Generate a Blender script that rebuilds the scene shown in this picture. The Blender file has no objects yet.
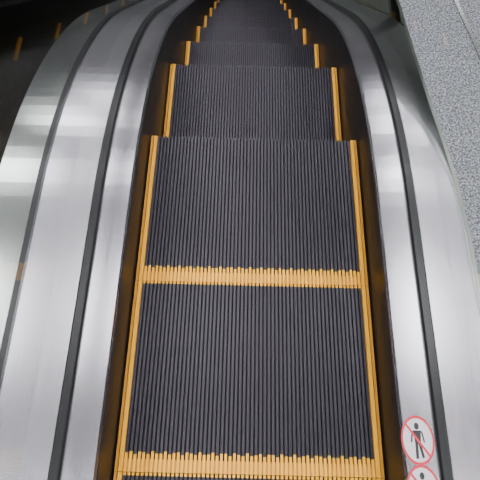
import bpy, bmesh, math, numpy as np
from mathutils import Matrix, Vector

# ---------------------------------------------------------------- fit camera
def rot(p):
    th,yaw,roll=p
    return np.array(Matrix.Rotation(-yaw,3,'Z')@Matrix.Rotation(math.pi/2-th,3,'X')@Matrix.Rotation(roll,3,'Z'))
def zp(y,m,yc,w):
    t=y-yc
    return -m*(math.sqrt(t*t+w*w)+t)/2
def project(P,p):
    R=rot(p[1:4]); c=R.T@(np.array(P)-np.array(p[4:7])); 
    return np.array([240+p[0]*c[0]/(-c[2]),240-p[0]*c[1]/(-c[2])])
obs=[(0.0,(122,474),(381,482)),(0.4,(134.5,277),(369,285)),(0.8,(150,129),(352,136)),(1.2,(170,58),(336.5,65)),
 (1.6,(180.5,41),(325,46)),(2.0,(191,28),(313,33)),(2.4,(199,18),(304,22)),(2.8,(205.5,9),(297,12)),(3.2,(210.5,0),(290,4))]
def resid(p):
    r=[]
    for Y,l,rr in obs:
        z=zp(max(Y,0.4),p[8],p[9],p[10])
        wt=1.3 if Y<1 else 1
        for s,o in((-1,l),(1,rr)):
            q=project((s*p[7]/2,Y,z),p)
            r+=list(wt*(q-np.array(o)))
    r.append(p[2]*100); r.append((p[8]-.62)*60); r.append((p[3])*30);r.append((p[4])*60)
    return np.array(r)
p=np.array([460,math.radians(70.5),0,0,0,.13,1.12,.57,.62,.9,.2])
lam=1e-2
r=resid(p);c=r@r
sc=np.array([100,.1,.1,.1,.1,.1,.1,.1,.1,.1,.1])
for it in range(300):
    J=np.zeros((len(r),len(p)))
    for i in range(len(p)):
        d=p.copy(); d[i]+=1e-5*sc[i]; J[:,i]=(resid(d)-r)/1e-5
    A=J.T@J; s=np.linalg.solve(A+lam*np.diag(np.diag(A)+1e-9),-J.T@r)*sc
    n=p+s; rn=resid(n); cn=rn@rn
    if cn<c: p,r,c=n,rn,cn; lam=max(lam*.3,1e-9)
    else: lam=min(lam*4,1e6)
M,YC,WW=[float(x) for x in p[8:11]]
W=float(p[7]); K=W/.57
def backproj(u,v,h):
    R=rot(p[1:4]); d=R@np.array([(u-240)/p[0],-(v-240)/p[0],-1]); t=(h-p[6])/d[2]
    return [float(x) for x in (p[4:7]+t*d)]

# ---------------------------------------------------------------- materials
def mat(name,col,rough=.5,metal=0,spec=.5):
    m=bpy.data.materials.new(name); m.use_nodes=True
    b=m.node_tree.nodes['Principled BSDF']
    b.inputs['Base Color'].default_value=(*col,1); b.inputs['Roughness'].default_value=rough; b.inputs['Metallic'].default_value=metal
    b.inputs['Specular IOR Level'].default_value=spec
    return m
def noisemat(name,c1,c2,scale,rough,metal=0,stretch=(1,1,1),bump=0,r2=None,spec=.5):
    m=mat(name,c1,rough,metal,spec); nt=m.node_tree; b=nt.nodes['Principled BSDF']
    tc=nt.nodes.new('ShaderNodeTexCoord'); mp=nt.nodes.new('ShaderNodeMapping'); mp.inputs['Scale'].default_value=stretch
    n=nt.nodes.new('ShaderNodeTexNoise'); n.inputs['Scale'].default_value=scale; n.inputs['Detail'].default_value=4
    r=nt.nodes.new('ShaderNodeValToRGB'); r.color_ramp.elements[0].color=(*c1,1); r.color_ramp.elements[1].color=(*c2,1)
    r.color_ramp.elements[0].position=.35; r.color_ramp.elements[1].position=.65
    nt.links.new(tc.outputs['Object'],mp.inputs[0]); nt.links.new(mp.outputs[0],n.inputs['Vector']); nt.links.new(n.outputs['Fac'],r.inputs[0]); nt.links.new(r.outputs[0],b.inputs['Base Color'])
    if r2 is not None:
        mr=nt.nodes.new('ShaderNodeMapRange'); mr.inputs['To Min'].default_value=rough; mr.inputs['To Max'].default_value=r2
        nt.links.new(n.outputs['Fac'],mr.inputs[0]); nt.links.new(mr.outputs[0],b.inputs['Roughness'])
    return m
steel=noisemat('brushed_steel',(.70,.67,.73),(.75,.72,.78),60,.21,1,(5,.06,1),0,.25)
steel_g=noisemat('brushed_steel_outer',(.38,.395,.38),(.44,.45,.435),60,.18,1,(5,.06,1),0,.22)
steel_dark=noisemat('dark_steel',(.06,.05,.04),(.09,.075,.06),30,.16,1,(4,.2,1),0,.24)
clad=noisemat('cladding_steel',(.36,.39,.34),(.44,.47,.41),20,.3,.6,(1,1,.2),0,.4)
tread=noisemat('tread_aluminium',(.036,.031,.041),(.046,.040,.052),3,.34,.3,(1,1,1),0,.40,spec=.4)
groove=mat('groove_black',(.006,.0055,.007),.8)
yellow=noisemat('yellow_paint',(1.0,.50,.03),(.95,.44,.02),30,.45,spec=.3)
yellowd=mat('yellow_side',(.55,.23,.012),.5)
rubber=mat('black_rubber',(.010,.010,.011),.3)
skirtm=noisemat('skirt_dark',(.013,.013,.013),(.020,.019,.019),25,.34,0,(1,.3,1),0,.44,spec=.16)
granite=mat('granite',(.3,.3,.32),.4,0,.3)
nt=granite.node_tree; b=nt.nodes['Principled BSDF']
tc=nt.nodes.new('ShaderNodeTexCoord'); v=nt.nodes.new('ShaderNodeTexNoise'); v.inputs['Scale'].default_value=250; v.inputs['Detail'].default_value=2
r_=nt.nodes.new('ShaderNodeValToRGB'); e=r_.color_ramp.elements; e[0].position=.36; e[0].color=(.045,.045,.052,1); e[1].position=.64; e[1].color=(.38,.38,.41,1)
m_=r_.color_ramp.elements.new(.5); m_.color=(.16,.16,.18,1)
nt.links.new(tc.outputs['Object'],v.inputs['Vector']); nt.links.new(v.outputs['Fac'],r_.inputs[0]); nt.links.new(r_.outputs[0],b.inputs['Base Color'])
wallm=noisemat('plaster',(.40,.40,.40),(.46,.46,.46),3,.8)
ceilm=noisemat('ceiling_paint',(.46,.46,.48),(.52,.52,.54),3,.8)
glass=bpy.data.materials.new('balustrade_glass'); glass.use_nodes=True; nt=glass.node_tree; nt.nodes.clear()
o=nt.nodes.new('ShaderNodeOutputMaterial'); mx=nt.nodes.new('ShaderNodeMixShader'); tr=nt.nodes.new('ShaderNodeBsdfTransparent'); gl=nt.nodes.new('ShaderNodeBsdfGlossy')
ge=nt.nodes.new('ShaderNodeNewGeometry'); dt=nt.nodes.new('ShaderNodeVectorMath'); dt.operation='DOT_PRODUCT'
def mth(op,a,bv=None):
    q=nt.nodes.new('ShaderNodeMath'); q.operation=op
    for i,x in enumerate((a,bv)):
        if x is None: continue
        if isinstance(x,(int,float)): q.inputs[i].default_value=x
        else: nt.links.new(x,q.inputs[i])
    return q.outputs[0]
nt.links.new(ge.outputs['Normal'],dt.inputs[0]); nt.links.new(ge.outputs['Incoming'],dt.inputs[1])
ab=mth('ABSOLUTE',dt.outputs['Value']); om=mth('SUBTRACT',1,ab); pw=mth('POWER',om,5); fr=mth('ADD',mth('MULTIPLY',pw,.6),.06)
tr.inputs[0].default_value=(.90,.94,.91,1); gl.inputs['Roughness'].default_value=.02
nt.links.new(fr,mx.inputs[0]); nt.links.new(tr.outputs[0],mx.inputs[1]); nt.links.new(gl.outputs[0],mx.inputs[2]); nt.links.new(mx.outputs[0],o.inputs[0])
def emis(name,c,s):
    m=mat(name,c); b=m.node_tree.nodes['Principled BSDF']; b.inputs['Emission Color'].default_value=(*c,1); b.inputs['Emission Strength'].default_value=s; return m
lampm=emis('lamp_diffuser',(.97,.96,1.0),20)
white=mat('sticker_white',(.72,.66,.70),.4); red=mat('sticker_red',(.70,.02,.05),.4); black=mat('sticker_black',(.02,.02,.02),.4)

# ---------------------------------------------------------------- helpers
def obj(name,verts,faces,mats,parent=None,fm=None,smooth=False):
    me=bpy.data.meshes.new(name); me.from_pydata(verts,[],faces)
    for m in (mats if isinstance(mats,list) else [mats]): me.materials.append(m)
    if fm: 
        for i,f in enumerate(me.polygons): f.material_index=fm[i]
    if smooth:
        for f in me.polygons: f.use_smooth=True
    bm=bmesh.new(); bm.from_mesh(me); bmesh.ops.recalc_face_normals(bm,faces=bm.faces); bm.to_mesh(me); bm.free()
    ob=bpy.data.objects.new(name,me); bpy.context.collection.objects.link(ob)
    if parent: ob.parent=parent
    return ob
class Acc:
    def __init__(s): s.v=[];s.f=[];s.m=[]
    def box(s,x0,x1,y0,y1,z0,z1,m=0):
        b=len(s.v); s.v+=[(x0,y0,z0),(x1,y0,z0),(x1,y1,z0),(x0,y1,z0),(x0,y0,z1),(x1,y0,z1),(x1,y1,z1),(x0,y1,z1)]
        for f in ((0,3,2,1),(4,5,6,7),(0,1,5,4),(1,2,6,5),(2,3,7,6),(3,0,4,7)): s.f.append(tuple(b+i for i in f)); s.m.append(m)
def box(name,x0,x1,y0,y1,z0,z1,m,parent=None):
    a=Acc(); a.box(x0,x1,y0,y1,z0,z1); return obj(name,a.v,a.f,m,parent)
def zpath(y): return zp(y,M,YC,WW)
HW_=.42
def zdeck(y):  # deck follows the step line but with a generous radius
    return sum(zpath(y+HW_*(i/10-1)) for i in range(21))/21
def frame(y):
    g=(zdeck(y+.01)-zdeck(y-.01))/.02; a=math.atan(-g)
    return y,zdeck(y),math.sin(a),math.cos(a)
YS=[-1.4,-1,-.5,0]+[i*.03 for i in range(1,80)]+[2.5+i*.25 for i in range(0,20)]
def sweep(name,prof,m,parent,ys=YS,closed=True,smooth=False):
    n=len(prof); V=[];F=[]
    for y in ys:
        Y,Z,ny,nz=frame(y)
        for (x,h) in prof: V.append((x,Y+ny*h,Z+nz*h))
    for i in range(len(ys)-1):
        for j in range(n if closed else n-1):
            k=(j+1)%n; F.append((i*n+j,i*n+k,(i+1)*n+k,(i+1)*n+j))
    if closed: F.append(tuple(range(n))); F.append(tuple((len(ys)-1)*n+j for j in range(n)))
    return obj(name,V,F,m,parent,smooth=smooth)
DH=.125*K+.015
NST=19
hw=W/2
GX=.352*K
def build_escalator(name,x0,deck,lefts,rights):
    E=bpy.data.objects.new(name,None); bpy.context.collection.objects.link(E); E.location=(x0,0,0)
    a=Acc()
    side=.016; n=58; pitch=(W-2*side)/n
    for k in range(-2,NST):
        y0=.4*k; y1=y0+.4; z=zpath(y1) if k>=1 else zpath(.4)
        g=.0005
        a.box(-hw,hw,y0+g,y1-g,z-.05,z-.007,1)
        a.box(-hw+.01,hw-.01,y1-.03,y1-g,z-.26,z-.05,1)   # riser
        for s in (-1,1):
            xa=s*hw; xb=s*(hw-side)
            a.box(min(xa,xb),max(xa,xb),y0+g,y1-g,z-.007,z-.004,3)
            for q,d,mm in ((0,.36,3),(.46,.50,2)):
                xx=[s*(hw-side*q),s*(hw-side*(q+d))]
                a.box(min(xx),max(xx),y0+g,y1-g,z-.006,z+.001,mm)
        for i in range(n):
            xa=-hw+side+i*pitch+pitch*.20; xb=xa+pitch*.60
            L=.036+.003*math.sin(i*2.3)
            a.box(xa,xb,y0+g,y0+L,z-.007,z,2)
            a.box(xa,xb,y0+L,y1-.006,z-.007,z,0)
            a.box(xa,xb,y1-.02,y1,z-.24,z-.03,0)
            a.box(xa,xb,y1-.006,y1-g,z-.007,z-.0005,2 if k<1 else 0)
        a.box(-hw+side,hw-side,y0+g,y0+.024,z-.007,z-.0025,3)
    obj('steps',a.v,a.f,[tread,groove,yellow,yellowd],E,a.m)
    for s,nm,outs in((-1,'left',lefts),(1,'right',rights)):
        S=lambda pr:[(s*x,h) for x,h in pr]
        gx=GX
        sweep('skirt_'+nm,S([(hw+.004,-.4),(hw+.010,-.4),(hw+.010,DH-.015),(hw+.004,DH-.015)]),skirtm,E)
        sweep('inner_deck_'+nm,S([(hw+.005,DH-.03),(hw+.005,DH-.012),(hw+.009,DH-.006),(gx,DH),(gx,DH-.02)]),deck,E)
        sweep('gasket_'+nm,S([(gx,DH-.03),(gx,DH+.006),(gx+.004,DH+.010),(gx+.018,DH+.010),(gx+.022,DH+.006),(gx+.022,DH-.03)]),rubber,E)
        gm=gx+.011
        sweep('glass_panel_'+nm,S([(gm,DH),(gm,.86)]),glass,E,closed=False)
        for i,(xa,xb,h,mm) in enumerate(outs):
            sweep('outer_deck_%s_%d'%(nm,i),S([(xa,h-.03),(xa,h),(xb,h),(xb,h-.03)]),mm,E)
        xe=outs[-1][1]
        sweep('truss_cladding_'+nm,S([(xe-.02,-.6),(xe-.02,outs[-1][2]-.03),(xe,outs[-1][2]-.03),(xe,-.6)]),deck,E)
        pr=[(gm+.04*math.cos(t),.87+.018*math.sin(t)) for t in [i*math.pi/8 for i in range(16)]]
        sweep('handrail_'+nm,S(pr),rubber,E,smooth=True)
        V=[];F=[];zc=.5
        for i in range(17):
            t=math.pi/2+i*math.pi/16
            for (x,h) in pr:
                R_=.37+(h-.87); V.append((s*x,-1.4+R_*math.cos(t),zc+R_*math.sin(t)))
        for i in range(16):
            for j in range(16):
                k=(j+1)%16;F.append((i*16+j,i*16+k,(i+1)*16+k,(i+1)*16+j))
        obj('newel_handrail_'+nm,V,F,rubber,E,smooth=True)
        V=[(s*gm,-1.4,.5)]+[(s*gm,-1.4+.36*math.cos(math.pi/2+i*math.pi/16),.5+.36*math.sin(math.pi/2+i*math.pi/16)) for i in range(17)]
        obj('newel_glass_'+nm,V,[(0,i,i+1) for i in range(1,17)],glass,E)
        sweep('newel_deck_'+nm,S([(gx-.05,-.02),(gx-.05,DH),(gx+.06,DH),(gx+.06,-.02)]),deck,E,ys=[-1.8,-1.6,-1.41])
    a=Acc(); a.box(-hw,hw,-1.6,-.8,-.06,-.012,0)
    for i in range(40):
        xx=-hw+.01+i*(W-.02)/40; a.box(xx,xx+.007,-1.6,-.79,-.012,-.006,0)
    obj('comb_plate',a.v,a.f,steel,E)
    return E
g2=GX+.022
E=build_escalator('escalator',0,steel,[(g2,.50*K,DH,steel),(.50*K,.513*K,DH+.006,rubber),(.513*K,.61*K,DH,steel_g)],[(g2,.51*K,DH,steel),(.51*K,.522*K,DH-.003,rubber)])
X2=-5.42*hw
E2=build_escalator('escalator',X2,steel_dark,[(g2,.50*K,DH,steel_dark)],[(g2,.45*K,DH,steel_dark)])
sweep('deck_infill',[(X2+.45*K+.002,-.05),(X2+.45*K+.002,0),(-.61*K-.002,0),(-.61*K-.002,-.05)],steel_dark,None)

# sticker
def disc(cx,cy,r0,r1,z,m,name,par,n=48):
    V=[];F=[]
    for i in range(n):
        t=2*math.pi*i/n
        V+= [(cx+r0*math.cos(t),cy+r0*math.sin(t),z),(cx+r1*math.cos(t),cy+r1*math.sin(t),z)]
    for i in range(n):
        k=(i+1)%n
        F.append((2*i,2*i+1,2*k+1,2*k))
    return obj(name,V,F,m,par)
def poly(pts,z,m,name,par): return obj(name,[(x,y,z) for x,y in pts],[tuple(range(len(pts)))],m,par)
def sticker(cx,cy):
    P=bpy.data.objects.new('no_walking_sticker',None); bpy.context.collection.objects.link(P)
    P.location=(cx,cy,DH-.0015); P.rotation_euler=(0,-math.atan(.006/(GX-hw)),0)
    P.scale=(.93,1.35,1)
    disc(0,0,0.0,.031,.0003,white,'backing',P); disc(0,0,.0275,.031,.0008,red,'ring',P)
    disc(0,.0175,0,.0046,.0006,black,'head',P,16)
    for nm,pts in (('torso',[(-.0075,.012),(.0075,.012),(.0055,-.004),(-.0055,-.004)]),('leg_1',[(-.0055,-.004),(0,-.004),(-.001,-.023),(-.0065,-.023)]),
        ('leg_2',[(0,-.004),(.0055,-.004),(.010,-.021),(.0055,-.023)]),('arm_1',[(-.0070,.012),(-.0105,.010),(-.0135,-.003),(-.0105,-.003)]),('arm_2',[(.0070,.012),(.0105,.010),(.0135,-.003),(.0105,-.003)])):
        poly(pts,.0006,black,nm,P)
    c=.7071;L=.028;w=.0018
    poly([(-L*c-w*c,L*c-w*c),(-L*c+w*c,L*c+w*c),(L*c+w*c,-L*c+w*c),(L*c-w*c,-L*c-w*c)],.0010,red,'slash',P)
bp=backproj(418,440,DH); sticker(bp[0],bp[1]); bp=backproj(424,491,DH); sticker(bp[0],bp[1])

# ---------------------------------------------------------------- building
zt=DH+.012
edge=[backproj(u,v_,zt)[:2] for u,v_ in ((399,0),(413,45),(431,100),(445,140),(459,185),(471,235),(481,290))]
a0=edge[-1]; edge=[(edge[0][0]-.12,10),(edge[0][0]-.12,edge[0][1]+.7)]+edge+[(a0[0]+.012,a0[1]-.3),(a0[0]+.012,-4)]
n=len(edge); V=[];F=[];FM=[]
for (x,y) in edge: V+=[(x,y,zt),(4,y,zt),(x,y,zt-.014),(4,y,zt-.3),(max(x,.522*K+.003),y,zt-.05),(max(x,.522*K+.003),y,zt-.3)]
for i in range(n-1):
    a_,b_=6*i,6*(i+1)
    F+=[(a_,a_+1,b_+1,b_),(a_,b_,b_+2,a_+2),(a_+2,b_+2,b_+4,a_+4),(a_+4,b_+4,b_+5,a_+5),(a_+5,b_+5,b_+3,a_+3)]; FM+=[0,1,1,1,1]
obj('floor_upper',V,F,[granite,clad],None,FM)
q0=backproj(455,0,zt); q1=backproj(481,58,zt); dx=(q1[0]-q0[0])/(q1[1]-q0[1])
def xl(y): return q0[0]+dx*(y-q0[1])
V=[(xl(y)+o_,y,z_) for y in (-1,3) for o_,z_ in ((-.005,zt),(-.005,zt+.003),(.005,zt+.003),(.005,zt))]
obj('trim_1',V,[(0,1,5,4),(1,2,6,5),(2,3,7,6),(0,1,2,3),(4,5,6,7)],steel_g)
XG=.525*K
box('floor_landing',-4,XG,-4,-1.6,-.3,-.01,granite)
box('floor_lower',-4,4,-4,12,-4.9,-4.8,granite)
box('wall_opening_right',XG+.002,XG+.01,-1.5,10,-4.8,-.25,clad)
box('wall_left',-4.1,-4,-4,12,-4.8,3.2,wallm); box('wall_right',4,4.1,-4,12,-4.8,3.2,wallm)
box('wall_far',-4,4,12,12.1,-4.8,3.2,wallm); box('wall_back',-4,4,-4.1,-4,-4.8,3.2,wallm)
box('ceiling',-4,4,-4,12,3.2,3.3,ceilm)
for x in (-2.3,-.65,1.0,2.65):
    for y in (-2.4,-.6,1.2,3.0,5.4,8):
        P=bpy.data.objects.new('ceiling_lamp',None); bpy.context.collection.objects.link(P); P.location=(x,y,3.2)
        h=.36
        box('diffuser',-h,h,-h,h,-.04,-.02,lampm,P)
        a=Acc(); H=h+.04; a.box(-H,-h,-H,H,-.05,0);a.box(h,H,-H,H,-.05,0);a.box(-h,h,-H,-h,-.05,0);a.box(-h,h,h,H,-.05,0)
        obj('frame',a.v,a.f,ceilm,P)
w=bpy.data.worlds.new('world'); bpy.context.scene.world=w; w.use_nodes=True
w.node_tree.nodes['Background'].inputs[0].default_value=(.8,.85,1,1); w.node_tree.nodes['Background'].inputs[1].default_value=.4

cam=bpy.data.cameras.new('camera'); co=bpy.data.objects.new('camera',cam); bpy.context.collection.objects.link(co)
cam.sensor_width=36; cam.lens=float(p[0])/480*36; cam.clip_start=.02
mw=Matrix(rot(p[1:4]).tolist()).to_4x4(); mw.translation=Vector([float(x) for x in p[4:7]]); co.matrix_world=mw
bpy.context.scene.camera=co
